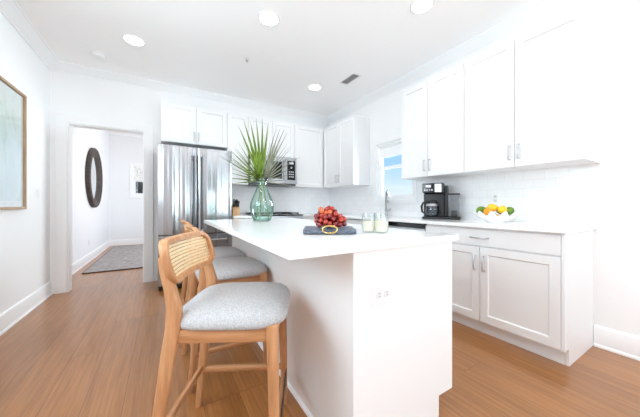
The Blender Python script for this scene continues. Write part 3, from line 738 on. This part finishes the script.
def make_stool(label):
    t = thing('bar_stool', label, 'stool', (0, 0, 0), 0, 'oak bar stools at the island'); BASE[t.name] = V(0, 0, 0)
    ZS = .615
    for s_ in (-1, 1):
        # rear leg sweeps up into the back upright
        path = [(-.272, .228, 0, .0145, .013), (-.243, .214, .26, .019, .016), (-.208, .201, .52, .0245, .018), (-.192, .196, .62, .027, .019),
                (-.192, .193, .69, .0245, .018), (-.208, .191, .76, .020, .017), (-.227, .188, .82, .017, .016), (-.241, .184, .875, .012, .014)]
        rl = MB().loft([rr((x, y*s_, z), hx, hy) for x, y, z, hx, hy in path]).build('leg', M['oak'], t, smooth=50)
        path = [(.184, .226, 0, .014, .014), (.178, .214, .3, .0185, .018), (.170, .200, .60, .022, .022), (.170, .199, .622, .022, .022)]
        fl = MB().loft([rr((x, y*s_, z), hx, hy) for x, y, z, hx, hy in path]).build('leg', M['oak'], t, smooth=50)
        MB().loft([rrx((-.182, .196*s_, .585), .0105, .025), rrx((.156, .199*s_, .585), .0105, .025)]).build('apron', M['oakx'], t, smooth=50)
        MB().loft([rrx((-.238, .2155*s_, .205), .010, .0145), (rrx((.172, .2175*s_, .205), .010, .0145))]).build('stretcher', M['oakx'], t, smooth=50)
    MB().loft([rry((-.192, -.178, .585), .0105, .025), rry((-.192, .178, .585), .0105, .025)]).build('apron', M['oaky'], t, smooth=50)
    MB().loft([rry((.176, -.178, .585), .0105, .025), rry((.176, .178, .585), .0105, .025)]).build('apron', M['oaky'], t, smooth=50)
    MB().loft([rry((-.249, -.2020, .218), .010, .0145), rry((-.249, .2020, .218), .010, .0145)]).build('stretcher', M['oaky'], t, smooth=50)
    fs = MB().loft([rry((.183, -.2005, .175), .010, .0165), rry((.183, .2005, .175), .010, .0165)]).build('stretcher', M['oaky'], t, smooth=50)
    MB().loft([rry((.1945, -.196, .176), .0012, .027), rry((.1945, .196, .176), .0012, .027)]).build('foot_plate', M['blackmetal'], fs, smooth=50)
    # upholstered seat: a rounded outline swept over a soft edge
    def seat_ring(k, z):
        o_ = []; n = 48
        for i in range(n):
            a = 2*PI*i/n; ca, sa = math.cos(a), math.sin(a)
            e_ = 4.2 if ca > 0 else 4.6
            r_ = (abs(ca)**e_+abs(sa)**e_)**(-1/e_)
            x, y = r_*ca, r_*sa
            hw = .230-.010*(1-x)/2
            o_.append(V(.001+x*.222*k, y*hw*k, z-(.010*(1-abs(x))**2 if z > .64 else 0)*0))
        return o_
    prof = [(.86, .609), (.965, .610), (.990, .615), (1.0, .624), (.995, .634), (.978, .644), (.94, .655), (.87, .665), (.74, .675), (.55, .682), (.3, .686), (.02, .687)]
    MB().loft([seat_ring(k, z) for k, z in prof]).build('seat', M['fabric'], t, smooth=70)
    # backrest: oval-cornered timber rim holding woven cane
    h0, h1 = .0, .170; zb = .770
    oo = outline(.220, h0, h1, .062); ii = outline(.220-.020, h0+.020, h1-.020, .046)
    def pt(sv, h, d): return V(backx(sv, h)-d, sv, zb+h)
    n = 96
    def resample(pts):
        P = [Vector((a, b_, 0)) for a, b_ in pts]; L_ = [0]
        for i in range(len(P)): L_.append(L_[-1]+(P[(i+1) % len(P)]-P[i]).length)
        res = []
        for k in range(n):
            d = L_[-1]*k/n; i = max(j_ for j_ in range(len(P)) if L_[j_] <= d+1e-9); f_ = (d-L_[i])/max(1e-9, L_[i+1]-L_[i])
            q = P[i].lerp(P[(i+1) % len(P)], f_); res.append((q.x, q.y))
        return res
    # start both at the same angle
    def byangle(pts):
        hc = (h0+h1)/2; res = []
        for k in range(n):
            a = 2*PI*k/n; best = None; dx_, dy_ = math.cos(a), math.sin(a)*.45
            for i in range(len(pts)):
                p, q = pts[i], pts[(i+1) % len(pts)]
                px0, py0, px1, py1 = p[0], p[1]-hc, q[0], q[1]-hc
                den = dx_*(py1-py0)-dy_*(px1-px0)
                if abs(den) < 1e-12: continue
                tt = (px0*(py1-py0)-py0*(px1-px0))/den; uu = (px0*dy_-py0*dx_)/den
                if tt > 0 and -1e-6 <= uu <= 1+1e-6: best = tt; break
            res.append((dx_*best, hc+dy_*best))
        return res
    O, I = byangle(oo), byangle(ii)
    sec = []
    mid_ = [((a[0]*.5+b_[0]*.5), (a[1]*.5+b_[1]*.5)) for a, b_ in zip(O, I)]
    O2 = [(a[0]*.985, .085+(a[1]-.085)*.96) for a in O]
    rings = [[pt(*p, .004) for p in O], [pt(*p, -.003) for p in O2], [pt(*p, -.003) for p in I], [pt(*p, .006) for p in I], [pt(*p, .024) for p in I], [pt(*p, .028) for p in O2], [pt(*p, .020) for p in O]]
    MB().loft(rings, loop=True).build('backrest_frame', M['oak'], t, smooth=50)
    s = MB()
    # cane: lengthwise strands in pairs, with upright and slanting strands woven across
    def inside(sv, h):
        w2, a0, a1, r = .202, h0+.018, h1-.018, .046
        if not (abs(sv) < w2 and a0 < h < a1): return False
        cx_, cy_ = w2-r, None
        if abs(sv) > w2-r:
            if h > a1-r: return math.hypot(abs(sv)-(w2-r), h-(a1-r)) < r
            if h < a0+r: return math.hypot(abs(sv)-(w2-r), h-(a0+r)) < r
        return True
    def strand(p0, p1, wd, d):
        m_ = 24; run = []
        for k in range(m_+1):
            f_ = k/m_; sv, h = p0[0]+(p1[0]-p0[0])*f_, p0[1]+(p1[1]-p0[1])*f_
            if inside(sv, h): run.append((sv, h))
            elif run:
                flush(run, wd, d, p0, p1); run = []
        if run: flush(run, wd, d, p0, p1)
    def flush(run, wd, d, p0, p1):
        if len(run) < 2: return
        L_ = math.hypot(p1[0]-p0[0], p1[1]-p0[1]); nx, ny = -(p1[1]-p0[1])/L_*wd/2, (p1[0]-p0[0])/L_*wd/2
        s.loft([[pt(a+nx, b_+ny, d), pt(a-nx, b_-ny, d), pt(a-nx, b_-ny, d+.0014), pt(a+nx, b_+ny, d+.0014)] for a, b_ in run])
    k = 0; h = h0+.026
    while h < h1-.020:
        strand((-.21, h), (.21, h), .0092, .0105); h += .01375
    sv = -.195
    while sv < .2:
        strand((sv, h0), (sv, h1), .0022, .0118); sv += .0150
    s.build('cane_panel', M['cane'], t, smooth=0)
    # rails that carry the back between the uprights
    return t
stool = make_stool('oak bar stool nearest the island corner, turned aside to show its full cane back')
stool.location = (.2955, 1.1805, 0); stool.rotation_euler = (0, 0, math.radians(-27.8))
dup(stool, (.40, 1.865, 0), 0, 'middle oak bar stool with grey seat, squarely tucked under the island')
dup(stool, (.40, 2.445, 0), 0, 'oak bar stool tucked at the fridge end of the island')

# ------------------------------------------------------------------ vase and palm leaves
VX, VY = .815, 2.414
t = thing('glass_vase', 'green tinted glass bottle vase holding palm leaves', 'vase', (VX, VY, CT))
prof = [(.001, 0), (.070, 0), (.084, .006), (.092, .025), (.108, .085), (.114, .125), (.110, .170), (.090, .230), (.064, .290), (.048, .335), (.043, .365), (.046, .392), (.054, .408), (.051, .410), (.042, .390),
        (.039, .365), (.044, .335), (.060, .290), (.086, .230), (.106, .170), (.110, .125), (.104, .085), (.088, .025), (.078, .014), (.001, .012)]
MB().lathe(prof, (VX, VY, CT), 40).build('bottle', M['vase'], t, smooth=60)
prof = [(.001, .014), (.076, .0155), (.086, .026), (.1025, .085), (.1085, .125), (.1055, .155), (.001, .155)]
MB().lathe(prof, (VX, VY, CT), 36).build('water', M['water'], t, smooth=60)
MB().lathe([(.0455, .388), (.056, .392), (.056, .400), (.053, .402)], (VX, VY, CT), 30).build('neck_ring', M['vase'], t)
cr = Vector((.858, -.5136, 0)); cf = Vector((.5136, .858, 0))     # directions across and into the view of the leaf fans
def frond(label, m_, hub, fan, stem_to, lean, fused, seed, tip=None):
    """a fan palm leaf: pleated blades from one hub; fan = list of (angle from vertical, length)"""
    rnd = random.Random(seed)
    t = thing('palm_leaf', label, 'palm leaf', hub, 0, 'palm leaves in the vase')
    hub = Vector(hub); s = MB()
    def P(a, r, off=0.):
        droop = lean*(r**2)*1.2
        return hub+cr*(math.sin(a)*r)+V(0, 0, 1)*(math.cos(a)*r-.10*abs(math.sin(a))*r*r)+cf*(off+droop+.10*math.sin(a*2.3+seed)*r)
    for a0, ln, bw in fan:
        a = math.radians(a0); wd = rnd.uniform(.85, 1.1); m_n = 8; rows = []
        for k in range(m_n+1):
            f_ = k/m_n; r = ln*(.0+f_)
            ww = bw*wd*min(1, (f_*2.4+.12))*(1-max(0, f_-.25)/.75*.97)
            # half-fold of each blade
            da = ww/max(r, .03)
            rows.append([P(a-da, r, .006*(1-f_)), P(a, r, -.004*(1-f_)), P(a+da, r, .006*(1-f_))])
        s.loft(rows, caps=False, closed=False)
    s.build('blade', m_, t, smooth=30, solid=.0012)
    e_ = Vector(stem_to)
    q = MB(); q.tube([hub+V(0, 0, .01), hub.lerp(e_, .3)+V(0, 0, -.02), hub.lerp(e_, .7), e_], [.007, .006, .006, .0065], 8); q.build('stem', M['stemg'], t)
    return t
rg = random.Random(3)
fan = [(a, rg.uniform(.56, .62), .0185) for a in (-21, -15, -9.5, -4, 1.5, 7)]+[(a, (.31 if a < -58 else .41)*rg.uniform(.92, 1.1), .0075) for a in (-94, -84, -74, -65, -57, -50, -43, -36, -29)]
frond('fresh green fan palm leaf standing upright in the vase', M['leafg'], (VX-.010, VY, CT+.385), fan, (VX-.05, VY+.02, CT+.02), -.15, True, 1)
fan = [(a, rg.uniform(.51, .58), .0145) for a in (14, 18, 22, 26)]+[(a, (.30 if a > 60 else .42)*rg.uniform(.9, 1.1), .0065) for a in (32, 39, 46, 54, 63, 73, 84, 96)]
frond('dried grey-green fan palm leaf leaning toward the microwave', M['leafd'], (VX+.012, VY+.01, CT+.38), fan, (VX+.06, VY-.02, CT+.02), .12, True, 4)
fan = [(a, rg.uniform(.34, .46), .0055) for a in (-54, -40, -25, -16, 3, 11, 17, 24, 36)]
frond('sparse pale palm leaf of thin blades behind the green one', M['leafd'], (VX, VY+.018, CT+.39), fan, (VX+.0, VY+.06, CT+.02), .25, False, 6)

# ------------------------------------------------------------------ slate board, grapes, glasses
BXc, BYc, BR = .797, 1.215, math.radians(-31)
t = thing('slate_board', 'grey slate serving board under the grapes on the island', 'serving board', (BXc, BYc, CT), BR)
s = MB(); s.box(-.138, .138, -.1175, .1175, .004, .027); s.build('slab', M['slate'], t, bevel=.003, smooth=0)
for x in (-.11, .11):
    for y in (-.09, .09): MB().lathe([(.001, 0), (.008, 0), (.008, .0045), (.001, .0045)], (x, y, 0), 12).build('foot', M['black'], t)
pts = [];
s = MB(); rings = []
for k in range(40):
    a = 2*PI*k/40; c = V(.0+.038*math.cos(a), -.128-.006*math.sin(a)*0, .0275+.019*math.sin(a)); ring = []
    rad = V(math.cos(a)/.038, 0, math.sin(a)/.019).normalized()
    for q in range(8):
        b_ = 2*PI*q/8; ring.append(c+rad*.0046*math.cos(b_)+V(0, 1, 0)*.004*math.sin(b_))
    rings.append(ring)
hd = s.loft(rings, loop=True).build('handle', M['brass'], t, smooth=60); hd['label'] = 'oval brass ring handle'
# grapes
t = thing('grape_bunch', 'bunch of red grapes piled on the slate board', 'grapes', (BXc, BYc, CT+.027), BR)
gm = []
for k in range(4):
    gm.append(MB().sphere((0, 0, 0), (.0138, .0138, .0152), 16, 10).build('grape', M['grape'][k], t, smooth=180))
rg = random.Random(11); pos = []
def okp(p, d=.0225): return all((p-q).length > d for q in pos)
tries = 0
while len(pos) < 82 and tries < 40000:
    tries += 1
    p = V(rg.uniform(-.085, .10), rg.uniform(-.085, .03), rg.uniform(.0148, .118))
    e1 = ((p.x+.010)/.066)**2+((p.y+.032)/.048)**2+((p.z-.052)/.062)**2
    e2 = ((p.x-.056)/.036)**2+((p.y+.036)/.030)**2+((p.z-.040)/.032)**2
    if min(e1, e2) > 1: continue
    if okp(p): pos.append(p)
for k, p in enumerate(pos):
    w_ = rg.choice((0, 1, 1, 3, 3)) if p.z > .07 and p.x < .03 else rg.choice((0, 0, 1, 1, 2))
    if k < 4: o = gm[k]
    else: o = gm[w_].copy(); COL.objects.link(o)
    o.location = p; o.rotation_euler = (rg.uniform(0, 1), rg.uniform(0, 1), rg.uniform(0, 3))
MB().tube([(-.06, -.03, .02), (-.02, -.03, .055), (.02, -.03, .085), (.012, -.03, .118)], [.002, .0028, .003, .0026], 8).build('stalk', M['grapestem'], t)
# tumblers of pale drink
def tumbler(label, x, y):
    t = thing('drinking_glass', label, 'glass', (x, y, CT), 0, 'glasses of pale drink')
    prof = [(.001, 0), (.026, 0), (.031, .004), (.037, .025), (.0395, .05), (.038, .08), (.034, .108), (.0328, .108), (.0368, .08), (.0382, .05), (.0357, .026), (.029, .009), (.001, .008)]
    MB().lathe(prof, (x, y, CT), 32).build('bowl', M['glass'], t, smooth=60)
    prof = [(.001, .0085), (.0285, .0095), (.0352, .026), (.0377, .05), (.0372, .066), (.001, .066)]
    MB().lathe(prof, (x, y, CT), 28).build('drink', M['wine'], t, smooth=60)
tumbler('glass of pale drink nearest the grapes', .990, 1.102)
tumbler('glass of pale drink at the front of the cluster of three', 1.026, 1.040)
tumbler('glass of pale drink at the back of the cluster of three', 1.085, 1.110)

# ------------------------------------------------------------------ knife block
KX, KY = .925, 3.98
t = thing('knife_block', 'slanted wooden knife block beside the fridge', 'knife block', (KX, KY, CT))
prof = [(KY-.075, CT), (KY-.080, CT+.09), (KY-.02, CT+.155), (KY+.075, CT+.115), (KY+.085, CT)]
MB().prism([(KX-.052, y, z) for y, z in prof], (.104, 0, 0)).build('block', M['block'], t, bevel=.003, smooth=0)
MB().box(KX-.0535, KX-.0525, KY-.07, KY+.07, CT+.002, CT+.09).build('side_plate', M['black'], t, smooth=0)
kd = Vector((0, -.55, .83)).normalized()
spots = [(-.034, 0), (-.011, .004), (.014, 0), (.036, .002), (-.022, .045), (.02, .045)]
lab = ['black-handled knife at the fridge edge of the block front row', 'second black-handled knife along the block front row', 'third black-handled knife along the block front row', 'black-handled knife at the range end of the front row', 'black-handled knife in the back row nearer the fridge', 'black-handled knife in the back row nearer the range']
for k, (x, dy) in enumerate(spots):
    o = V(KX+x, KY-.045+dy*1.4, CT+.128+dy*.40)
    if dy > .03: o = V(KX+x, KY+.03, CT+.135)
    t = thing('kitchen_knife', lab[k], 'knife', o, 0, 'knives in the block')
    ln = (.105, .12, .11, .10, .13, .125)[k]
    MB().tube([o+kd*.0, o+kd*.02, o+kd*.06, o+kd*(ln-.01), o+kd*ln], [.009, .0105, .0095, .011, .007], 10).build('handle', M['black'], t)
    MB().tube([o-kd*.004, o+kd*.001], .0095, 10).build('bolster', M['chrome'], t)

# ------------------------------------------------------------------ coffee maker
CX, CY = 2.58, 1.83
ca = math.radians(148.9)-PI/2     # front faces the room, toward the stools
t = thing('coffee_maker', 'black and steel drip coffee maker with clear side reservoir', 'coffee maker', (2.617, 1.745, CT), math.radians(-60))
# local: x to the viewer's right, -y toward the viewer
def rb(x0, x1, y0, y1, z0, z1, n_, m_, bev=.006): return MB().box(x0, x1, y0, y1, z0, z1).build(n_, m_, t, bevel=bev, seg=2, smooth=0)
rb(-.18, .19, -.11, .12, 0, .028, 'base', M['black'])
rb(-.18, .035, .03, .12, .028, .285, 'tower', M['black'])
hd = rb(-.18, .035, -.10, .12, .285, .392, 'brew_head', M['black'], .010)
MB().box(-.055, .012, -.1035, -.1005, .292, .382).build('steel_panel', M['steel2'], hd, bevel=.001, seg=1, smooth=0)
MB().box(-.17, -.062, -.1035, -.1005, .300, .384).build('control_panel', M['blackglass'], hd, smooth=0)
MB().box(-.145, -.09, -.105, -.1036, .345, .372).build('display', M['slot'], hd, smooth=0)
for k in range(4): MB().box(-.16+k*.024, -.146+k*.024, -.105, -.1036, .312, .324).build('button', M['slot'], hd, smooth=0)
rb(.038, .072, -.03, .12, .028, .365, 'column', M['black'])
tk = rb(.076, .180, -.07, .10, .032, .262, 'water_tank', M['tank'], .008)
MB().box(.074, .184, -.075, .105, .263, .278).build('lid', M['black'], tk, bevel=.003, smooth=0)
MB().box(.10, .156, -.04, .07, .03, .095).build('filter', M['black'], tk, smooth=0)
cz = .030; cc = (-.085, -.035, cz)
MB().lathe([(.001, 0), (.058, 0), (.064, .01), (.068, .06), (.064, .11), (.05, .145), (.047, .15), (.0455, .15), (.048, .145), (.062, .11), (.066, .06), (.062, .012), (.001, .003)], cc, 28).build('carafe', M['tank'], t, smooth=60)
cf_ = [o for o in t.children if o.name.startswith('carafe')][0]
MB().lathe([(.001, .151), (.05, .151), (.05, .165), (.03, .175), (.001, .176)], cc, 24).build('lid', M['black'], cf_)
MB().lathe([(.0655, .112), (.0665, .112), (.056, .140), (.055, .140)], cc, 24).build('band', M['steel2'], cf_)
hp = [(-.130, -.05, cz+.155), (-.175, -.065, cz+.150), (-.190, -.07, cz+.11), (-.185, -.068, cz+.05), (-.150, -.058, cz+.025)]
MB().tube(hp, [.010, .011, .012, .011, .008], 10).build('handle', M['black'], cf_)

# ------------------------------------------------------------------ fruit bowl
FBX, FBY = 2.50, 1.150
t = thing('fruit_bowl', 'white ruffled ceramic bowl of citrus on the worktop', 'bowl', (FBX, FBY, CT))
def ruffle(a, r, z): return 1+.085*math.cos(11*a)*max(0, (z-.015)/.075)
prof = [(.001, 0), (.055, 0), (.062, .004), (.085, .02), (.120, .042), (.148, .066), (.161, .080), (.157, .082), (.143, .070), (.115, .047), (.080, .026), (.058, .011), (.001, .009)]
rings = []
b_ = MB(); seg = 110; rg_ = []
for r, z in prof:
    ring = []
    for k in range(seg):
        a = 2*PI*k/seg; q = max(0, (z-.010)/.070); q = q*q
        rr_ = r*(1+.10*q*math.cos(11*a)); zz = z+.020*q*math.cos(11*a)
        ring.append(V(FBX+rr_*math.cos(a), FBY+rr_*math.sin(a), CT+zz))
    rg_.append(ring)
b_.loft(rg_).build('shell', M['ceramic'], t, smooth=60)
def fruit(name, label, cat, m_, p, r, rot, tip, grp):
    prof = []
    n = 14
    for k in range(n+1):
        a = PI*k/n; rr_ = r*math.sin(a); z = -r*1.0*math.cos(a)*(1.22 if tip else 1.0)
        if tip and k in (0, n): rr_ = .004; z *= 1.06
        if tip and k in (1, n-1): rr_ = r*.26; z *= 1.02
        prof.append((max(rr_, .0008), z))
    o = MB().lathe(prof, (0, 0, 0), 20).build(name, m_, smooth=180)
    o.location = (FBX+p[0], FBY+p[1], CT+p[2]); o.rotation_euler = rot
    return tag(o, label, cat, grp)
# u across the view, w away from the viewer
uu = V(.858, -.5136, 0); ww = V(.5136, .858, 0)
def fp(u, w, z): q = uu*u+ww*w; return (q.x, q.y, z)
fruit('lime', 'green lime at the coffee maker end of the bowl', 'lime', M['lime'], fp(-.094, .048, .110), .032, (1.2, .3, .4), True, 'limes in the bowl')
fruit('lime', 'green lime on top of the fruit heap', 'lime', M['lime'], fp(.016, .074, .132), .032, (.3, 1.2, 1.0), True, 'limes in the bowl')
fruit('lime', 'green lime at the wall end of the bowl, behind another lime', 'lime', M['lime'], fp(.082, .052, .106), .032, (1.3, .5, 2.0), True, 'limes in the bowl')
fruit('lime', 'front green lime at the wall end of the bowl', 'lime', M['lime'], fp(.110, -.018, .103), .034, (1.2, .1, 1.2), True, 'limes in the bowl')
fruit('lemon', 'yellow lemon centred at the front of the fruit heap', 'lemon', M['lemon'], fp(.030, -.046, .114), .034, (.2, 1.45, .2), True, 'lemons in the bowl')
fruit('lemon', 'yellow lemon on the heap between the limes', 'lemon', M['lemon'], fp(-.024, .006, .128), .035, (.5, 1.3, -.6), True, 'lemons in the bowl')
fruit('lemon', 'yellow lemon low in the middle of the bowl', 'lemon', M['lemon'], fp(.0, .01, .046), .034, (.2, 1.4, 1.4), True, 'lemons in the bowl')
fruit('orange', 'small orange at the front of the bowl under a lime', 'orange', M['orange'], fp(-.086, -.036, .097), .034, (0, 0, 0), False, None)

# ------------------------------------------------------------------ ceiling fittings
lights = [(-.262, 3.294, 'recessed ceiling downlight nearest the smoke detector'), (.835, 2.276, 'recessed ceiling downlight above the middle of the island'),
          (1.906, 1.448, 'recessed ceiling downlight before the wall cabinets over the fruit bowl'), (1.893, 3.251, 'recessed ceiling downlight beside the ceiling vent')]
lt = None
for x, y, lb in lights:
    if lt is None:
        lt = thing('ceiling_light', lb, 'ceiling light', (x, y, ZC-.008), 0, 'recessed downlights')
        MB().lathe([(.084, .008), (.084, 0), (.093, 0), (.097, .003), (.097, .008)], (x, y, ZC-.008), 32).build('trim_ring', M['plastic'], lt)
        MB().lathe([(.001, .003), (.083, .003), (.083, .0055), (.001, .0055)], (x, y, ZC-.008), 32).build('diffuser', M['light'], lt)
    else: dup(lt, (x, y, ZC-.008), 0, lb)
    d_ = bpy.data.lights.new('downlight_lamp', 'AREA'); d_.shape = 'DISK'; d_.size = .14; d_.energy = 1.8; d_.color = (.97, .985, 1)
    o_ = bpy.data.objects.new('downlight_lamp', d_); COL.objects.link(o_); o_.location = (x, y, ZC-.012)
t = thing('smoke_detector', 'round white smoke detector on the ceiling near the hall opening', 'smoke detector', (-.638, 3.809, ZC))
MB().lathe([(.001, 0), (.072, 0), (.072, -.010), (.001, -.0105)], (-.638, 3.809, ZC), 32).build('mounting_plate', M['plastic'], t)
MB().lathe([(.001, -.011), (.058, -.011), (.062, -.018), (.060, -.034), (.045, -.044), (.001, -.046)], (-.638, 3.809, ZC), 32).build('cover', M['plastic'], t)
t = thing('ceiling_vent', 'small slotted metal vent set in the ceiling', 'vent', (2.182, 2.80, ZC))
vx, vy = 2.182, 2.80
us = [vx-.075, vx-.055, vx+.055, vx+.075]; vs_ = [vy-.16, vy-.14, vy+.14, vy+.16]
MB().grid_slab(us, vs_, lambda i, k: i == 1 and k == 1, lambda u, v, z: (u, v, z), ZC-.006, ZC).build('frame', M['plastic'], t, smooth=0)
MB().box(vx-.054, vx+.054, vy-.139, vy+.139, ZC-.0008, ZC).build('duct', M['slotdark'], t, smooth=0)
for k in range(6):
    x = vx-.045+k*.018
    MB().prism([(x-.006, vy-.139, ZC-.0055), (x-.005, vy-.139, ZC-.0065), (x+.006, vy-.139, ZC-.002), (x+.005, vy-.139, ZC-.001)], (0, .278, 0)).build('louvre', M['slot'], t, smooth=0)
t = thing('fire_sprinkler', 'small concealed fire sprinkler on the ceiling above the island', 'sprinkler', (.844, 3.039, ZC))
MB().lathe([(.001, 0), (.032, 0), (.034, -.004), (.018, -.008), (.001, -.009)], (.844, 3.039, ZC), 24).build('escutcheon', M['plastic'], t)
MB().lathe([(.001, -.009), (.007, -.009), (.007, -.026), (.016, -.028), (.016, -.031), (.001, -.031)], (.844, 3.039, ZC), 16).build('head', M['nickel'], t)

# ------------------------------------------------------------------ left wall: print, switch; hall: mirror, rug
t = thing('framed_print', 'large framed abstract print in pale blue and green, narrow oak frame', 'picture', (XL+.015, 3.13, 1.03))
a0, a1, z0, z1 = 2.55, 3.60, 1.033, 2.126
MB().grid_slab([a0, a0+.022, a1-.022, a1], [z0, z0+.022, z1-.022, z1], lambda i, k: i == 1 and k == 1, px_, XL+.001, XL+.034).build('frame', M['frame'], t, bevel=.002, smooth=0)
MB().box(XL+.002, XL+.014, a0+.0225, a1-.0225, z0+.0225, z1-.0225).build('margin', M['plastic'], t, smooth=0)
MB().box(XL+.0142, XL+.0155, a0+.045, a1-.04, z0+.075, z1-.04).build('print', M['art'], t, smooth=0)
for k in range(5):
    y = a1-.09-k*.12
    MB().box(XL+.0142, XL+.0150, y-.05, y, z0+.045, z0+.053).build('caption_mark', M['slot'], t, smooth=0)
MB().box(XL+.018, XL+.020, a0+.0225, a1-.0225, z0+.0225, z1-.0225).build('glazing', M['pane'], t, smooth=0)
t = thing('light_switch', 'white double rocker switch plate between print and hall opening', 'light switch', (XL, 3.95, 1.195))
MB().box(XL, XL+.006, 3.890, 4.010, 1.137, 1.253).build('plate', M['plastic'], t, bevel=.0015, seg=1, smooth=0)
for y in (3.925, 3.975):
    MB().box(XL+.006, XL+.010, y-.016, y+.016, 1.162, 1.228).build('rocker', M['plastic'], t, bevel=.001, seg=1, smooth=0)
MX_, MY_, MZ_ = HXL, 6.78, 1.617
t = thing('round_mirror', 'big round mirror with deep dark ridged frame on the hall wall', 'mirror', (MX_, MY_, MZ_))
prof = [(.42, .005), (.42, .035), (.44, .06), (.465, .085), (.490, .094), (.505, .112), (.525, .104), (.540, .118), (.560, .108), (.578, .110), (.592, .09), (.596, .06), (.596, .005)]
s = MB(); rings = []
for k in range(72):
    a = 2*PI*k/72; rings.append([V(MX_+d*.62, MY_+r*math.cos(a), MZ_+r*math.sin(a)) for r, d in prof])
s.loft(rings, loop=True).build('frame', M['rattan'], t, smooth=40)
MB().lathe([(.001, .01), (.4195, .01), (.4195, .02), (.001, .02)], (MX_, MY_, MZ_), 64, axis='x').build('glass', M['mirror'], t, smooth=30)
t = thing('hall_rug', 'grey flecked woven rug with dark binding on the hall floor', 'rug', (-.2, 6.9, 0))
MB().box(-1.075, .70, 5.335, 8.40, .001, .016).build('pile', M['rug'], t, bevel=.003, smooth=0)
us = [-1.085, -1.0755, .7005, .712]; vs_ = [5.31, 5.3345, 8.4005, 8.43]
MB().grid_slab(us, vs_, lambda i, k: i == 1 and k == 1, lambda u, v, z: (u, v, z), .001, .014).build('binding', M['rugedge'], t, smooth=0)
